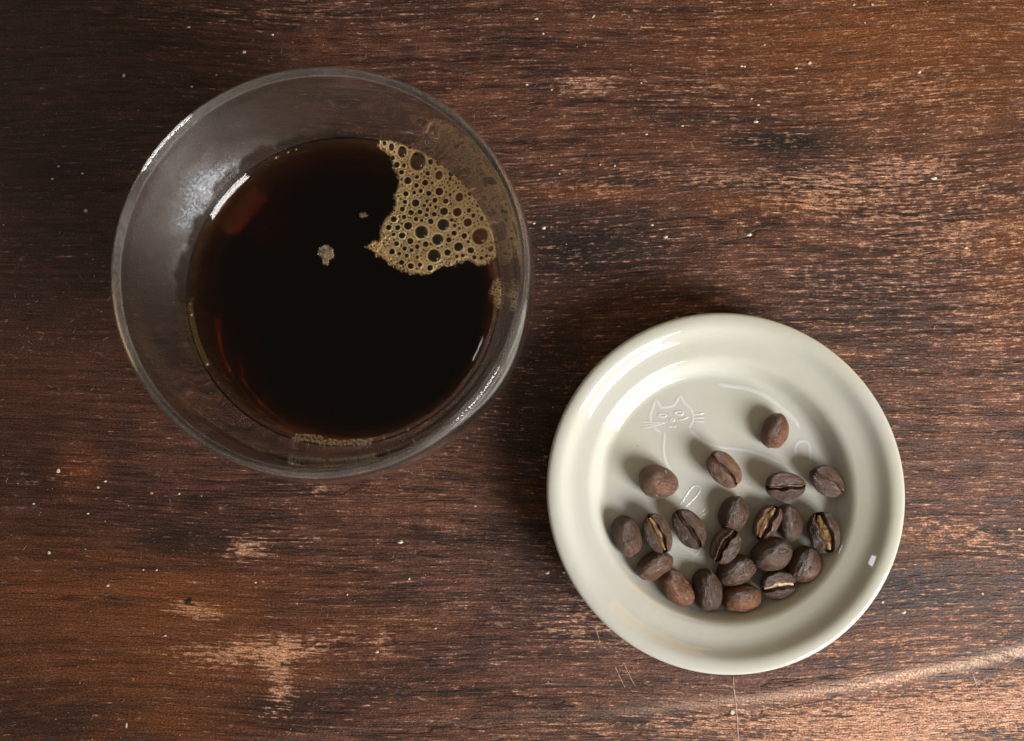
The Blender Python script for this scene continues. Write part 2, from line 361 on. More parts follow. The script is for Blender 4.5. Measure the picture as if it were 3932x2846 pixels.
# ------------------------------------------------------------------ the coffee
MEN = [(.0384, .0), (.0396, .00012), (.0406, .00036), (.0415, .00072), (.0423, .00122), (.0430, .00185), (.0437, .0027)]   # the liquid climbs the glass
def men(r): return np.interp(r, [.0372] + [q[0] for q in MEN], [0.0] + [q[1] for q in MEN])
lo = [p for k, p in enumerate(outer) if k > 75 and p[1] <= COFFEE_Z + .0023]
wall = sorted([(p[0] + .00012 if p[0] > 1e-6 else 0, p[1] - .0001) for p in lo], key=lambda q: q[1])
prof = wall + [(float(r), COFFEE_Z + float(men(r))) for r in np.linspace(.0438, .0374, 26)] + [(.030, COFFEE_Z), (.015, COFFEE_Z), (0, COFFEE_Z)]
V, Fq = revolve([prof])
coffee = mesh('coffee', V, Fq, M['coffee']); coffee.location = CUP
tag(coffee, 'black coffee with a reddish amber edge in the glass cup', 'coffee')
FZ = CUP.z + COFFEE_Z

# ------------------------------------------------------------------ foam and bubbles on the coffee
def dome_mesh(name, mat, seg=20, rows=7, squash=.82):
    V, Fc = [], []
    for i in range(rows):
        th = math.pi / 2 * (i / rows) - .18 * (1 - i / rows)
        V += [(math.cos(th) * math.cos(2 * math.pi * k / seg), math.cos(th) * math.sin(2 * math.pi * k / seg), math.sin(th) * squash) for k in range(seg)]
    V.append((0, 0, squash))
    for i in range(rows - 1):
        for k in range(seg): Fc.append([i * seg + k, i * seg + (k + 1) % seg, (i + 1) * seg + (k + 1) % seg, (i + 1) * seg + k])
    for k in range(seg): Fc.append([(rows - 1) * seg + k, (rows - 1) * seg + (k + 1) % seg, rows * seg])
    m = bpy.data.meshes.new(name); m.from_pydata(V, [], Fc); m.update(); m.polygons.foreach_set('use_smooth', [True] * len(m.polygons)); m.materials.append(mat)
    at_ = m.attributes.new('foot', 'FLOAT', 'POINT'); at_.data.foreach_set('value', [max(0.0, 1 - max(v[2], 0) / squash) for v in V])
    return m
DOME = dome_mesh('bubble', M['bubble']); BEAD = dome_mesh('small_bubble', M['bead'], 12, 5, .95)
def bubble(parent, x, y, r, data=DOME, z=0.0, name='bubble'):
    o = bpy.data.objects.new(name, data); o.location = (x - parent.location.x, y - parent.location.y, z + float(men(math.hypot(x - CUP.x, y - CUP.y)))); o.scale = (r, r, r)
    return link(o, parent)
def inside(P, poly):
    x, y = P[..., 0], P[..., 1]; c = np.zeros(x.shape, bool); n = len(poly)
    for i in range(n):
        (x1, y1), (x2, y2) = poly[i], poly[i - 1]
        if y1 == y2: continue
        c ^= ((y1 > y) != (y2 > y)) & (x < (x2 - x1) * (y - y1) / (y2 - y1) + x1)
    return c
def edge_dist(P, poly):
    d = np.full(P.shape[:-1], 1e9)
    for i in range(len(poly)):
        a, b = np.array(poly[i - 1]), np.array(poly[i]); ab = b - a
        t = np.clip(((P - a) @ ab) / max(ab @ ab, 1e-18), 0, 1)
        d = np.minimum(d, np.linalg.norm(P - a - t[..., None] * ab, axis=-1))
    return d
def foam_patch(name, label, poly_px, big_px, micro, step, thick, group=None, small_range=(.00014, .00042), keep=60, mat=None, loose=0, dots=True):
    poly = [tuple(at(x, y, FZ)[:2]) for x, y in poly_px]
    cx = sum(p[0] for p in poly) / len(poly); cy = sum(p[1] for p in poly) / len(poly)
    root = empty(name, (cx, cy, FZ)); tag(root, label, 'foam', group)
    bigs = []
    for x, y, r in big_px:
        p = at(x, y, FZ); bigs.append((p.x, p.y, r * mpp(x, y, FZ)))
    xs, ys = [p[0] for p in poly], [p[1] for p in poly]
    # smaller bubbles fill what is left
    circ = list(bigs); extra = []
    for i in range(micro):
        t = i / max(micro, 1); r = small_range[1] * (1 - t) + small_range[0] * t; r *= random.uniform(.8, 1.15)
        x, y = random.uniform(min(xs), max(xs)), random.uniform(min(ys), max(ys))
        if not inside(np.array([x, y]), poly): continue
        if all((x - a) ** 2 + (y - b) ** 2 > (r + c * .93) ** 2 for a, b, c in circ):
            circ.append((x, y, r)); extra.append((x, y, r))
    m = .0008
    gx, gy = np.meshgrid(np.arange(min(xs) - m, max(xs) + m, step), np.arange(min(ys) - m, max(ys) + m, step))
    P = np.stack([gx, gy], -1); ins = inside(P, poly); ed = edge_dist(P, poly); sd = np.where(ins, ed, -ed)
    sd = sd + .00016 * np.sin(gx * 5200 + 2 * np.sin(gy * 3100)) * np.cos(gy * 4700)
    h = thick * np.sqrt(np.clip(1 - (1 - np.clip(sd / .0007, 0, 1)) ** 2, 0, 1)) - np.where(sd < 0, .0004, 0)
    hole = np.zeros(h.shape, bool); rim = np.zeros(h.shape); core = np.zeros(h.shape)
    for x, y, r in bigs:
        d = np.hypot(gx - x, gy - y); hole |= d < r * .80
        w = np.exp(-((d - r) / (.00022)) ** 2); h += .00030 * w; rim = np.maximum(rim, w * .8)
    for k, (x, y, r) in enumerate(extra):
        d = np.hypot(gx - x, gy - y)
        if k < keep: hole |= d < r * .62
        else: h += np.where(d < r, np.sqrt(np.clip(r * r - d * d, 0, None)) * .8, 0)
        core = np.maximum(core, np.exp(-(d / (r * .62)) ** 4) * (.95 if r > .00018 else .75))
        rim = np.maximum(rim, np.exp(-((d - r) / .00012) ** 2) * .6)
    use = (sd > -.00025) & ~hole
    ny, nx = h.shape; idx = -np.ones(h.shape, int)
    cell = use[:-1, :-1] & use[1:, :-1] & use[:-1, 1:] & use[1:, 1:]
    need = np.zeros(h.shape, bool)
    for a, b in ((0, 0), (0, 1), (1, 0), (1, 1)): need[a:ny - 1 + a, b:nx - 1 + b] |= cell
    idx[need] = np.arange(need.sum())
    h = h + men(np.hypot(gx - CUP.x, gy - CUP.y))
    VV = np.stack([gx[need] - cx, gy[need] - cy, h[need]], -1)
    c = np.argwhere(cell); FF = [[idx[i, j], idx[i, j + 1], idx[i + 1, j + 1], idx[i + 1, j]] for i, j in c]
    fo = mesh('foam_mat', VV, FF, M['foam'], root); attr(fo, 'rimlight', rim[need]); attr(fo, 'core', core[need] if dots else core[need] * 0)
    if mat: fo.data.materials[0] = M[mat]
    for _ in range(loose):                                              # loose bubbles strung along the edge
        e = random.randrange(len(poly)); t = random.random(); a, b = poly[e - 1], poly[e]
        x = a[0] + (b[0] - a[0]) * t + random.gauss(0, .00032); y = a[1] + (b[1] - a[1]) * t + random.gauss(0, .00032)
        if math.hypot(x - CUP.x, y - CUP.y) < .0425: bubble(root, x, y, random.uniform(.00014, .00034), BEAD, .0001)
    for x, y, r in bigs: bubble(root, x, y, r, DOME, thick * .25)
    for x, y, r in extra[:keep]: bubble(root, x, y, r, DOME if r > .0003 else BEAD, thick * .45)
    return root
FO = (1400, 520, .335)
foam_poly = crop([(155, 140), (180, 100), (240, 115), (310, 100), (400, 120), (470, 150), (550, 165), (640, 205), (740, 260), (830, 310), (900, 350), (990, 430), (1070, 510), (1140, 570), (1210, 650), (1280, 740), (1340, 850), (1390, 940), (1440, 1030), (1480, 1130), (1500, 1250), (1505, 1420), (1440, 1440), (1380, 1480), (1300, 1490), (1230, 1440), (1150, 1430), (1080, 1450), (980, 1500), (900, 1490), (810, 1540), (770, 1580), (680, 1590), (590, 1580), (520, 1580), (470, 1560), (400, 1540), (320, 1500), (240, 1430), (150, 1380), (90, 1320), (30, 1280), (90, 1230), (180, 1210), (180, 1110), (210, 1020), (240, 960), (310, 900), (360, 800), (350, 700), (380, 620), (400, 530), (380, 450), (340, 370), (310, 290), (280, 220), (200, 170)], *FO)
BB = [(620,330,105),(1325,1175,105),(655,1120,85),(905,1035,78),(800,1390,85),(840,1205,75),(1080,1290,60),(860,660,52),(1090,735,55),(915,885,52),(1065,895,58),(1185,1015,55),(505,1050,52),(500,535,48),(590,790,50),(445,230,60),(860,490,52),(700,560,40),(1005,495,38),(865,375,38),(770,355,32),(325,180,38),(375,355,38),(460,365,27),(730,460,30),(600,590,32),(740,680,35),(650,655,27),(480,685,35),(575,675,25),(810,760,33),(935,770,35),(470,780,28),(440,860,33),(540,900,36),(640,895,33),(725,870,25),(805,920,32),(340,975,40),(460,950,30),(595,975,30),(765,1000,37),(285,1070,37),(385,1070,35),(340,1150,25),(435,1160,42),(530,1225,42),(705,1260,38),(610,1290,32),(375,1255,33),(465,1310,30),(320,1345,40),(545,1330,27),(490,1390,28),(405,1370,25),(955,1355,42),(1030,1135,35),(1145,1165,38),(970,1210,35),(1220,1330,42),(1450,1330,38),(430,1470,35),(535,1510,40),(640,1495,30),(755,1530,38),(1035,1050,25),(1005,985,25),(1200,885,30),(1215,720,30),(1140,600,28),(990,545,22),(430,440,32),(540,200,25),(330,280,30),(250,140,25),(180,125,22),(690,820,22),(760,815,20),(720,770,22),(715,930,24),(985,700,22),(780,565,20),(820,840,22),(660,990,22),(1350,995,28),(1250,945,28),(1305,855,25),(1190,1235,22),(1090,1080,20),(1130,1390,25),(1060,1400,22),(1260,1410,28),(1340,1420,25),(1400,1400,22),(610,1410,25),(605,495,26),(940,420,20)]
foam_patch('coffee_foam', 'large patch of tan foam with many round bubbles on the coffee', foam_poly,
           [(1400 + x * .335, 520 + y * .335, r * .335) for x, y, r in BB], 9000, .00010, .0010, keep=110, loose=240)
CR = (1800, 1000, .3045)
foam_patch('coffee_foam', 'small foam cluster with one large bubble at the right edge of the coffee',
           crop([(370, 240), (408, 300), (412, 400), (408, 500), (375, 620), (335, 570), (330, 450), (255, 415), (290, 330), (325, 280)], *CR),
           [(1800 + 290 * .3045, 1000 + 475 * .3045, 14), (1800 + 338 * .3045, 1000 + 360 * .3045, 7)], 700, .00012, .0006, keep=25, small_range=(.00016, .0004), loose=24)
foam_patch('foam_fleck', 'pale broken fleck of foam floating in the middle of the coffee',
           crop([(90, 1450), (150, 1430), (185, 1460), (198, 1520), (165, 1540), (150, 1585), (120, 1570), (112, 1530), (78, 1500)], 1180, 200, .5175), [], 260, .00010, .0002, keep=40, small_range=(.00012, .0003), mat='film')
foam_patch('foam_fleck', 'faint tiny pair of foam specks left of the large foam patch',
           crop([(385, 1195), (430, 1190), (445, 1215), (410, 1232), (390, 1220)], 1180, 200, .5175), [], 40, .00014, .0001, keep=0, small_range=(.0001, .00022), mat='film')
# a string of tiny bubbles along the near edge of the coffee
row = empty('bubble_row', (at(1290, 1690, FZ).x, at(1290, 1690, FZ).y, FZ)); tag(row, 'row of tiny clustered bubbles along the bottom edge of the coffee', 'bubbles')
RO = (1000, 1550, .3086)
placed = []
for i in range(900):
    u = random.random(); x = 440 + u * 970; y = 520 - 75 * ((u - .62) / .62) ** 2 - random.random() * (80 if u < .35 else 62)
    if u > .85: y = max(y, 455)
    r = random.uniform(13, 24)
    if u < .32 and u > .12: y -= 20
    if all(math.hypot(x - a, y - b) > (r + c) * .78 for a, b, c in placed): placed.append((x, y, r))
for x, y in ((1555, 430), (1850, 325)): placed.append((x, y, 17))
for x, y, r in placed:
    X, Y = 1000 + x * .3086, 1550 + y * .3086; p = at(X, Y, FZ); bubble(row, p.x, p.y, r * .3086 * mpp(X, Y, FZ), BEAD, .0002)
# single bubbles clinging to the far edge
edge = [(380 + x * .548, 1000 + y * .548) for x, y in ((640, 315), (668, 390), (660, 465), (695, 585), (740, 705), (772, 737), (850, 863), (918, 952), (672, 10), (655, 130))] + \
       [(380 + x * .5175, 200 + y * .5175) for x, y in ((1085, 962), (1320, 785), (1410, 745), (1470, 718), (780, 1320), (740, 1440), (710, 1550), (835, 1245))] + [(1882, 1298), (1882, 1270)]
for k, (X, Y) in enumerate(edge[0:2] + edge[5:8] + edge[10:14] + edge[-2:]):
    p = at(X, Y, FZ); d = Vector((p.x - CUP.x, p.y - CUP.y)); d *= min(1, .0430 / d.length)
    o = bpy.data.objects.new('bubble', BEAD); o.location = (CUP.x + d.x, CUP.y + d.y, FZ + .0001 + float(men(d.length))); r = random.choice((.00016, .0002, .00026, .0004)); o.scale = (r, r, r); o.location -= CUP; link(o, coffee)

# ------------------------------------------------------------------ the saucer
SAU = Vector((.0670, -.0131, .0003)); FLOOR = .0040
def lerp(tab, x):
    return float(np.interp(x, [a for a, b in tab], [b for a, b in tab]))
slope = [(0, 0), (.0356, 0), (.0366, 12), (.0378, 34), (.0389, 60), (.0406, 60), (.0419, 34), (.0434, 15), (.0462, 15), (.0480, 24), (.0490, 33), (.0501, 40), (.0511, 38), (.0521, 22), (.0534, 7), (.0548, -6), (.0556, -22)]
inner = [(0, FLOOR), (.012, FLOOR), (.024, FLOOR), (.034, FLOOR)]; r, z = .034, FLOOR
while r < .0553:
    z += .0004 * math.tan(math.radians(lerp(slope, r + .0002))); r += .0004; inner.append((r, z))
rz = inner[-1][1]; RIMZ = rz
under = [(p[0], p[1]) for p in spline([(.0345, .0), (.0352, .0012), (.0395, .0032), (.0450, .0064), (.0505, .0092), (.0540, rz - .0030), (.0558, rz - .0016), (.0562, rz - .0008), (.0559, rz - .0002)], 6)]
prof = [(0, .0016), (.030, .0016), (.0312, .0004), (.0320, 0.0)] + under + inner[::-1]
V, Fq = revolve([prof], 224)
sau = empty('saucer', SAU); tag(sau, 'small round cream porcelain dish with cat drawing, holding coffee beans', 'dish')
mesh('dish_body', V, Fq, M['porcelain'], sau)
def relief(name, pts, w=.00058, hgt=.00008, closed=False, parent=sau):
    """a raised hand-drawn line on the dish floor"""
    P = [at(x, y, SAU.z + FLOOR) - SAU for x, y in pts]
    P = [Vector((p.x, p.y, 0)) for p in P]
    if closed: P = spline(P + [P[0]], 4)
    elif len(P) > 2: P = spline(P, 5)
    V, Fc = [], []; n = len(P); k = 7
    for i, p in enumerate(P):
        t = (P[min(i + 1, n - 1)] - P[max(i - 1, 0)]).normalized(); s = Vector((-t.y, t.x, 0))
        e = 1 if closed else min(1, .35 + .65 * min(i, n - 1 - i) / 3)
        r = p.length; base = float(np.interp(r, [a for a, b in inner], [b for a, b in inner]))
        for j in range(k):
            a = math.pi * j / (k - 1)
            q = p + s * (w * e * math.cos(a)); V.append((q.x, q.y, base + hgt * e * math.sin(a) ** 1.5 - .00001))
    for i in range(n - 1):
        for j in range(k - 1): Fc.append([i * k + j, (i + 1) * k + j, (i + 1) * k + j + 1, i * k + j + 1])
    return mesh(name, V, Fc, M['relief'], parent)
C5 = (2080, 1180, .4385); C6 = (2780, 1180, .4385); C1 = (2300, 1550, .3654)
head = relief('cat_head', crop([(1040, 1095), (990, 1060), (958, 1010), (948, 950), (965, 890), (990, 825), (1003, 815), (1040, 868), (1090, 872), (1150, 858), (1180, 820), (1207, 778), (1220, 790), (1245, 835), (1295, 880), (1322, 935), (1322, 990), (1300, 1030), (1285, 1060)], *C5))
for cx, cy, rx in ((1055, 945, 34), (1200, 926, 36)):
    relief('cat_eye', crop([(cx + rx * math.cos(a), cy + rx * .4 * math.sin(a)) for a in (0, .8, 1.57, 2.35, 3.14, 3.93, 4.71, 5.5)], *C5), .00036, .00011, True, head)
for a, b in (((850, 1000), (1085, 1002)), ((880, 1030), (1085, 1004)), ((870, 1062), (1085, 1008)), ((1180, 992), (1290, 958)), ((1325, 935), (1425, 925)), ((1325, 965), (1428, 960)), ((1330, 990), (1425, 1000))):
    relief('whisker', crop([a, ((a[0] + b[0]) / 2, (a[1] + b[1]) / 2 + 4), b], *C5), .00036, .00011, False, head)
relief('cat_nose', crop([(1118, 985), (1140, 972), (1165, 984), (1140, 996)], *C5), .00030, .0001, True, head)
relief('cat_mouth', crop([(1105, 1020), (1118, 1046), (1140, 1035), (1160, 1046), (1182, 1022)], *C5), .0003, .0001, False, head)
relief('cat_chest', crop([(1072, 1085), (1070, 1150), (1064, 1230), (1070, 1300), (1090, 1370), (1120, 1420), (1160, 1500)], *C5))
relief('cat_body', crop([(1290, 1065), (1330, 1110), (1400, 1165), (1490, 1205), (1600, 1228)], *C5) + crop([(50, 1232), (180, 1250), (310, 1285), (430, 1335), (545, 1395), (640, 1470)], *C6))
relief('cat_back', crop([(-60, 668), (60, 688), (180, 705), (300, 745), (410, 805), (510, 890), (600, 975), (660, 1060)], *C6), .0008, .00013)
relief('cat_tail', crop([(640, 1390), (628, 1300), (622, 1225), (650, 1180), (700, 1168), (742, 1205), (752, 1290), (758, 1390)], *C6))
relief('cat_paw', crop([(840, 1075), (900, 985), (955, 900), (1005, 860), (1055, 875), (1060, 915), (1005, 985), (940, 1050), (885, 1095)], *C1), .00036)
for pts in ([(1030, 1165), (1080, 1130), (1125, 1090)], [(1060, 1190), (1100, 1160), (1140, 1130)]): relief('cat_paw', crop(pts, *C1), .00036)
for pts in ([(2600, 2085), (2650, 2120), (2700, 2150)], [(2590, 2130), (2650, 2140), (2720, 2135)], [(2620, 2170), (2660, 2140), (2700, 2100)], [(2655, 2095), (2660, 2150), (2665, 2200)]):
    relief('cat_paw', pts, .00034)

# ------------------------------------------------------------------ the coffee beans
def bean_mesh(L, Wd, Hh, gap, seed, nu=96, nv=60):
    """long axis x, flat creased face towards +z; gap = half width of the crease"""
    r = random.Random(seed); ph = [r.uniform(0, 6.28) for _ in range(8)]
    V, face, groove = [], [], []
    a, b = L / 2, Wd / 2; egg = r.uniform(-.07, .07)
    for i in range(nv + 1):
        th = math.pi * i / nv                                     # along x
        for j in range(nu):
            p = 2 * math.pi * j / nu
            cx = math.cos(th); s = math.sin(th); s = s ** .86
            y = s * math.cos(p); zz = s * math.sin(p)
            x = cx * a; yy = y * b * (1 + egg * cx)
            if zz < 0: z = zz * Hh * .74
            else: z = (abs(zz) ** .8) * Hh * .30                        # flattened face
            bulge = 1 + .022 * math.sin(3 * th + ph[0] + 2 * math.cos(p)) + .018 * math.sin(2 * p + ph[1] + 2 * th) + .010 * math.sin(7 * th + ph[2]) * math.cos(3 * p + ph[3])
            x *= bulge; yy *= bulge; z *= bulge
            wp = Vector((x * 260 + seed * 3.1, yy * 620, z * 620)); wr = noise.fractal(wp, .9, 2.1, 3) * .00015 + noise.noise(Vector((x * 170, yy * 170 + seed, z * 170))) * .00016
            nrm = Vector((x / (a * a), yy / (b * b), z / (Hh * Hh * .4))).normalized(); x += nrm.x * wr; yy += nrm.y * wr; z += nrm.z * wr
            fz = max(0.0, min(1.0, zz * 2.2))
            yc = .10 * b * math.sin(cx * 2.6 + ph[4] * .25) + .03 * b * math.sin(cx * 9 + ph[5])
            g = gap * (.55 + .45 * math.cos(cx * 1.5)) * (1 + .18 * math.sin(cx * 8 + ph[6])) + .00012
            d = (yy - yc) / g
            gv = math.exp(-abs(d) ** 3) * fz
            z -= gv * (Hh * .26 + gap * .5)
            lip = math.exp(-((abs(d) - 1.7) / .7) ** 2) * fz; z += lip * Hh * .05
            V.append((x, yy, z)); face.append(fz * (1 - gv)); groove.append(gv)
    Fc = []
    for i in range(nv):
        for j in range(nu): Fc.append([i * nu + j, i * nu + (j + 1) % nu, (i + 1) * nu + (j + 1) % nu, (i + 1) * nu + j])
    return V, Fc, face, groove, yc_fn(b, ph), ph
def yc_fn(b, ph): return lambda cx: .10 * b * math.sin(cx * 2.6 + ph[4] * .25) + .03 * b * math.sin(cx * 9 + ph[5])
def chaff(parent, L, Hh, gap, yc, seed, wide):
    r = random.Random(seed + 99); V, Fc = [], []; n, k = 30, 6
    for i in range(n + 1):
        u = -0.86 + 1.72 * i / n
        w = gap * (.25 + .72 * math.cos(u * 1.5)) * (1 + .22 * r.uniform(-1, 1)) * (1.0 if wide else .6)
        for j in range(k):
            v = -1 + 2 * j / (k - 1)
            z = Hh * (.075 if wide else .10) * math.cos(u * 1.2) + (1 - v * v) * gap * .32 + r.uniform(-1, 1) * gap * .12
            V.append((u * L / 2, yc(u) + v * w + gap * .12, z))
    for i in range(n):
        for j in range(k - 1): Fc.append([i * k + j, (i + 1) * k + j, (i + 1) * k + j + 1, i * k + j + 1])
    return mesh('silverskin', V, Fc, M['chaff' if wide else 'chaff_dull'], parent)
# photo centre, length and width (photo pixels), axis angle, crease up?, crease half width (mm), roll, lift (mm), colour, label
DK, MD, RD, LT = (.108, .048, .025, 1), (.156, .071, .037, 1), (.230, .085, .033, 1), (.245, .117, .060, 1)
BEANS = [
 (2977,1654,132, 98, 72,0,.0,  8,0,RD,'smooth reddish brown bean lying alone highest up in the dish'),
 (2776,1802,148,106,-52,1,.25, 6,0,LT,'light brown bean with a thin crease, alone below the cat body line'),
 (2528,1851,146,122,-18,0,.0, -6,0,LT,'broad light brown bean lying alone below the cat head'),
 (3009,1866,146,108, -3,1,.55, 14,0,MD,'bean lying sideways with an open horizontal crease, left of the uppermost right bean'),
 (3170,1849,134,104,-37,1,.4, -8,0,MD,'bean with a slanting golden crease, uppermost at the right edge'),
 (2409,2060,152,108,-72,0,.0, 10,0,MD,'wrinkled brown bean farthest left in the dish'),
 (2521,2047,152,100,-67,1,.75, 0,0,MD,'bean with a golden crease, second from the left of the middle row'),
 (2642,2029,160,106,-58,1,.45,12,0,DK,'dark mottled bean with a slanting crease, third from the left of the middle row'),
 (2819,1974,136,104, 66,0,.0,-12,0,DK,'dark upright bean touching the end of a creased bean below it'),
 (2940,2005,142, 90, 57,1,1.15,-6,0,RD,'narrow split bean with a wide golden gap slanting up to the right'),
 (3032,2008,138, 98,-80,0,.0,  0,0,DK,'dark upright bean between the two beans with wide golden gaps'),
 (3154,2042,150,114,-78,1,1.3,  8,0,DK,'upright split bean with a wide golden gap, farthest right in the dish'),
 (2779,2094,138,102, 55,1,.5,-14,0,MD,'bean with a slanting golden crease in the middle of the pile'),
 (2960,2127,150,122, 14,0,.0,  0,.7,DK,'large plump dark bean below the narrow split bean'),
 (3087,2170,138,120, 55,0,.0,  6,0,DK,'round dark bean at the lower right below the rightmost split bean'),
 (2513,2172,144, 98, 28,0,.0,-24,0,MD,'ridged bean tilted on its side at the lower left of the pile'),
 (2828,2189,148,112, 20,0,.0,  6,0,DK,'dark plump bean directly below the middle creased bean'),
 (2598,2256,160,104,-48,0,.0,  0,0,RD,'orange brown bean at the lower left, the reddest in the pile'),
 (2718,2265,152,110,-78,0,.0,  8,0,DK,'dark upright bean with wrinkled skin at the bottom of the pile'),
 (2982,2244,130,106,  8,1,.95, 16,0,DK,'bean with a horizontal golden crease at the bottom right of the pile'),
 (2849,2296,144,104, 10,0,.0, -4,0,RD,'reddish brown bean lowest in the pile'),
]
for i, (px, py, L, Wd, ang, up, gap, roll, lift, colr, label) in enumerate(BEANS):
    zc = SAU.z + FLOOR + .0030
    k = mpp(px, py, zc) * 1.03; Lm, Wm = L * k, Wd * k; Hm = Wm * random.uniform(.66, .72)
    g = gap * .001 if up else .0003
    V, Fq, face, groove, yc, ph = bean_mesh(Lm, Wm, Hm, g, 100 + i)
    p = at(px, py, zc)
    rot = Matrix.Rotation(math.radians(ang), 4, 'Z') @ Matrix.Rotation(math.radians(roll + (0 if up else 180)), 4, 'X') @ Matrix.Rotation(math.radians(random.uniform(-4, 4)), 4, 'Y')
    zmin = min((rot @ Vector(v)).z for v in V)
    rr = math.hypot(p.x - SAU.x, p.y - SAU.y)
    root = empty('coffee_bean', (p.x, p.y, SAU.z + FLOOR - zmin + lift * .001)); root.rotation_euler = rot.to_euler()
    tag(root, label, 'coffee bean', 'roasted coffee beans in the dish')
    b = mesh('bean_body', V, Fq, M['bean'], root); attr(b, 'face', face); attr(b, 'groove', groove)
    j = [random.uniform(.88, 1.12) for _ in range(2)]
    b.color = (colr[0] * j[0], colr[1] * j[0] * (.5 + .5 * j[1]), colr[2] * j[0] * j[1], 1)
    if up: chaff(root, Lm, Hm, g, yc, i, gap > .7)

# ------------------------------------------------------------------ crumbs, flakes, dust and lint on the table
def flake_mesh(seed, thick=.35, flat=True):
    r = random.Random(seed); n = 7; V = []
    rad = [r.uniform(.6, 1.15) for _ in range(n)]
    for z, s in ((0, .92), (thick * .6, 1.0), (thick, .6)):
        V += [(rad[k] * s * math.cos(6.283 * k / n), rad[k] * s * math.sin(6.283 * k / n), z * r.uniform(.8, 1.2)) for k in range(n)]
    Fc = [[k, (k + 1) % n, n + (k + 1) % n, n + k] for k in range(n)] + [[n + k, n + (k + 1) % n, 2 * n + (k + 1) % n, 2 * n + k] for k in range(n)]
    Fc += [list(range(2 * n, 3 * n)), list(range(n))[::-1]]
    return V, Fc
FLK = []
for k in range(6):
    V, Fq = flake_mesh(k, .5); m = bpy.data.meshes.new('crumb'); m.from_pydata(V, [], Fq); m.materials.append(M['crumb']); FLK.append(m)
def crumb(px, py, r_px, sx=1.0, rot=None, data=None, name='crumb', label=None, cat='crumb', group=None):
    p = at(px, py, .0001); o = bpy.data.objects.new(name, data or random.choice(FLK)); r = r_px * mpp(px, py, 0)
    o.location = (p.x, p.y, table_z(p.x, p.y) + .00005); o.scale = (r * sx * .68, r * .68, r * .5); o.rotation_euler = (0, 0, random.uniform(0, 6.28) if rot is None else rot); link(o)
    return tag(o, label, cat, group)
def cs(L, ox, oy, s): return [(ox + x * s, oy + y * s, r) for x, y, r in L]
tiny = cs([(1515,22,8),(1597,22,8),(1148,20,6),(1563,103,6),(108,84,5),(138,150,5),(1120,198,6),(1016,294,5),(1030,295,5),(1258,303,5),(1060,438,5),(572,368,6),(1090,465,5),(1802,320,5),(66,376,4),(176,398,4),(595,595,4),(755,558,4),(1080,540,4),(210,770,4),(455,735,5),(390,730,4),(620,997,5),(97,990,4),(140,1010,5),(1050,1040,5),(680,1050,5),(2010,1097,4),(1395,1370,5),(2085,822,4),(1868,790,5)], 1966, 0, .867)
tiny += cs([(407,186,7),(437,160,5),(203,457,9),(365,294,4),(140,253,4),(447,592,5),(1697,565,6),(685,800,4),(1660,412,5),(650,528,4),(595,527,4),(743,212,5),(1562,867,4),(1805,770,4),(1970,263,4),(1060,580,4),(1440,630,4)], 0, 1700, .926)
tiny += cs([(1365,473,6),(1190,173,5),(1210,548,5),(1540,330,5),(330,1130,5),(540,1330,5),(520,1095,4),(1720,220,5),(370,1050,4)], 0, 0, .609)
tiny += cs([(1147,608,7),(1297,680,5),(2165,65,8),(1890,545,6)], 2800, 2000, .515) + [(2101, 2199, 5), (2165, 2199, 4)]
for x, y, r, lab in ((3279, 19, 8, 'left one of two white crumbs at the top edge, right half'), (3350, 19, 8, 'right one of two white crumbs at the top edge, right half'),
    (2961, 17, 6, 'small white crumb at the top edge straight above the dish'), (3321, 89, 6, 'white crumb just below the two crumbs at the top edge'),
    (2937, 172, 6, 'white crumb between the top edge and the joined pair of crumbs'), (2462, 319, 6, 'small white crumb on the wood right of the glass cup top'),
    (377, 1872, 7, 'small white crumb just right of the largest white flake'), (188, 2123, 9, 'pale long crumb near the left edge below the largest flake'),
    (1571, 2223, 6, 'small pale crumb below the glass cup and left of the dish'), (831, 288, 6, 'tiny white crumb close to the upper left of the glass rim'),
    (3390, 2313, 7, 'white crumb on the wood beside the lower right dish rim'), (3915, 2033, 8, 'pale crumb at the right picture edge level with the beans'),
    (3773, 2281, 6, 'pale crumb between the dish and the lower right picture edge')):
    crumb(x, y, r, random.uniform(.9, 1.5), label=lab, group='pale crumbs scattered over the table')
crumb(225, 1808, 12, 1.1, 1.2, label='largest white flake, on the table left of the glass cup')
crumb(1966 + 1317 * .867, 280 * .867, 11, 1.3, 1.4, label='pair of joined white crumbs in the upper right of the table')
crumb(782 * .609, 478 * .609, 9, 1.6, 1.3, label='long pale crumb up and to the left of the glass cup')
crumb(1966 + 360 * .867, 75 * .867, 6, 2.4, .9, label='thin pale splinter near the top edge above the cup')
crumb(524 * .926, 1700 + 1175 * .926, 6, 2.8, 1.57, label='small upright white splinter at the bottom left of the table')
def special(name, seed, mat, px, py, r, sx, rot, label, cat, thick=.4):
    V, Fq = flake_mesh(seed, thick); m = bpy.data.meshes.new(name); m.from_pydata(V, [], Fq); m.materials.append(M[mat])
    crumb(px, py, r, sx, rot, m, name, label, cat)
special('orange_flake', 31, 'rust', 583, 1894, 12, 1.0, .6, 'orange flake of chipped paint on the table below the cup', 'flake')
special('dark_chip', 32, 'char', 728, 2308, 15, 2.0, .7, 'black chip lying on a worn patch at the lower left', 'chip', .7)
special('wood_knot', 33, 'crumb', 2812, 2736, 13, 1.1, .3, 'pale chip beside the thin crack below the dish', 'chip')

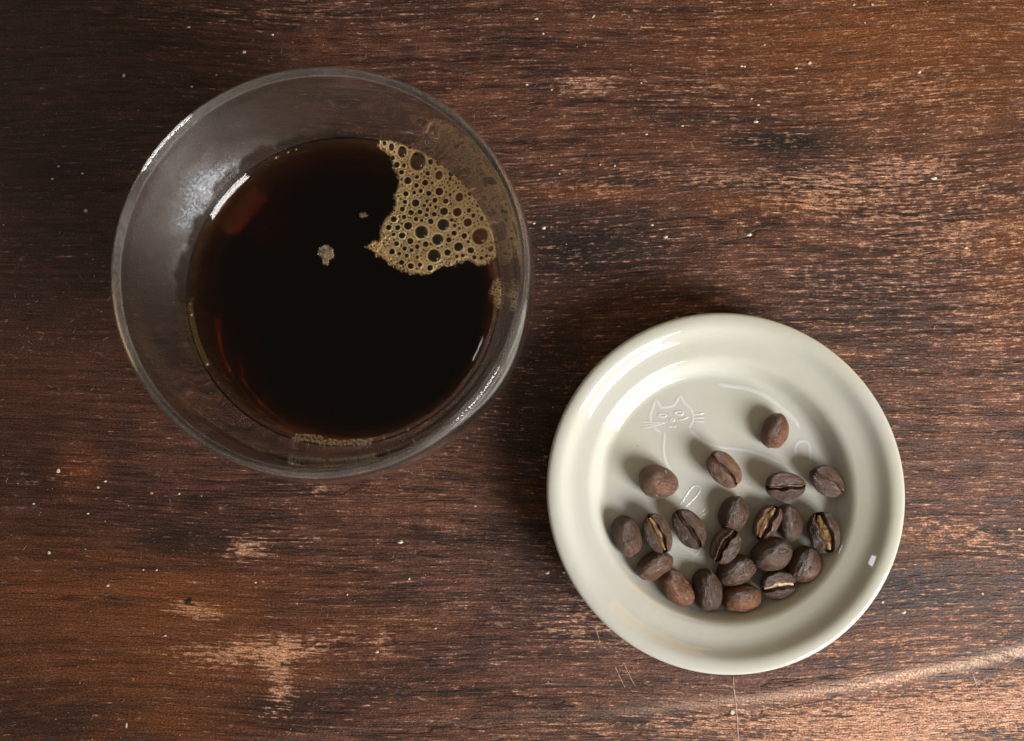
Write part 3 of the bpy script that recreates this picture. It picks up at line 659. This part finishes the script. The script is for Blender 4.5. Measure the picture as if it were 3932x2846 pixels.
def stuff_bits(name, n, rmin, rmax, label, mat):
    V, Fc = [], []
    spots = [(x, y, q) for x, y, q in tiny if q < 6]
    for i in range(n + len(spots)):
        px, py = random.uniform(-100, 4032), random.uniform(-100, 2946)
        if px < 1000 and random.random() < .4: px += random.uniform(0, 2500)
        r = random.uniform(rmin, rmax)
        if i < len(spots): px, py, q = spots[i]; r = q * .9 * mpp(px, py, 0)
        p = at(px, py, 0); r = r * random.choice((1, 1, 1, 1.6)); k = len(V); n_ = 5
        a0 = random.uniform(0, 6.28); e = random.uniform(1, 2)
        for j in range(n_): V.append((p.x + r * e * math.cos(a0 + 1.257 * j), p.y + r * math.sin(a0 + 1.257 * j), .0001))
        V.append((p.x, p.y, .0001 + r)); Fc += [[k + j, k + (j + 1) % n_, k + n_] for j in range(n_)]
    return tag(mesh(name, V, Fc, M[mat], smooth=False), label, 'dust', kind='stuff')
stuff_bits('dust', 2300, .00003, .00010, 'fine pale dust scattered over the dark wood', 'crumb')
V, Fq = [], []
for i in range(520):
    px = random.uniform(0, 3932); py = random.uniform(0, 2846)
    if px < 1000 and random.random() < .5: continue
    p = at(px, py, 0); ang = random.uniform(0, 6.28); cur = random.uniform(-900, 900); L = random.uniform(.0006, .0026); n = 7; k0 = len(V)
    x, y = p.x, p.y
    for j in range(n):
        s = Vector((-math.sin(ang), math.cos(ang))) * random.uniform(.00002, .00004); z = .00012 + .0001 * math.sin(j)
        V += [(x + s.x, y + s.y, z), (x, y, z + .00005), (x - s.x, y - s.y, z)]
        x += math.cos(ang) * L / n; y += math.sin(ang) * L / n; ang += cur * L / n
    for j in range(n - 1):
        a = k0 + 3 * j; Fq += [[a, a + 3, a + 4, a + 1], [a + 1, a + 4, a + 5, a + 2]]
tag(mesh('lint', V, Fq, M['lint']), 'short curled lint fibres and scuffs on the wood', 'lint', kind='stuff')
# thin pale scratches across the grain
def scratch(pts, w, label):
    P = spline([at(x, y, .0) for x, y in pts], 10); V, Fc = [], []; n = len(P)
    for i, p in enumerate(P):
        t = (P[min(i + 1, n - 1)] - P[max(i - 1, 0)]).normalized(); s = Vector((-t.y, t.x, 0)); ww = w * random.uniform(.5, 1.3)
        p = Vector((p.x, p.y, table_z(p.x, p.y) - .00002))
        V += [p + s * ww + Vector((0, 0, .0001)), p + Vector((random.uniform(-1, 1) * w * .4, 0, .00016)), p - s * ww + Vector((0, 0, .0001))]
    for i in range(n - 1):
        a = 3 * i; Fc += [[a, a + 3, a + 4, a + 1], [a + 1, a + 4, a + 5, a + 2]]
    tag(mesh('scratch', V, Fc, M['scr']), label, 'scratch')
M['scr'] = mat_plain('raw_scratch', (.55, .36, .24), .7, .4)
scratch([(2815, 2598), (2820, 2660), (2830, 2740), (2836, 2850)], .00018, 'long thin pale crack running down from the dish to the bottom edge')
scratch([(2285, 2405), (2296, 2440), (2302, 2470)], .00012, 'short pale scratch left of the dish bottom')
scratch([(2362, 2560), (2385, 2610), (2400, 2640)], .00010, 'left one of two slanting scratches below the dish')
scratch([(2395, 2545), (2420, 2600), (2440, 2635)], .00010, 'right one of two slanting scratches below the dish')
scratch([(3735, 2590), (3775, 2700), (3800, 2790)], .00012, 'faint scratch crossing the pale ridge at the lower right')

# a few specks of bean dust on the dish floor
V, Fq = [], []
for k, (x, y) in enumerate([(2447, 1713), (2430, 1955), (2560, 1960), (2690, 1900), (2880, 1860), (2760, 2160), (2900, 2200), (2600, 2120)] + [(random.uniform(2400, 3150), random.uniform(1850, 2330)) for _ in range(22)]):
    p = at(x, y, SAU.z + FLOOR); r = random.uniform(.00007, .00018) * (1.3 if k < 2 else 1); n = len(V); a0 = random.uniform(0, 6.28)
    if math.hypot(p.x - SAU.x, p.y - SAU.y) > .035: continue
    V += [(p.x + r * (1 + (j % 2)) * .7 * math.cos(a0 + 1.257 * j), p.y + r * .7 * math.sin(a0 + 1.257 * j), p.z) for j in range(5)] + [(p.x, p.y, p.z + r)]
    Fq += [[n + j, n + (j + 1) % 5, n + 5] for j in range(5)]
M['grounds'] = mat_plain('bean_dust', (.07, .038, .022), .7)
tag(mesh('bean_dust', V, Fq, M['grounds'], smooth=False), 'dark specks of bean dust on the dish floor', 'dust', kind='stuff')
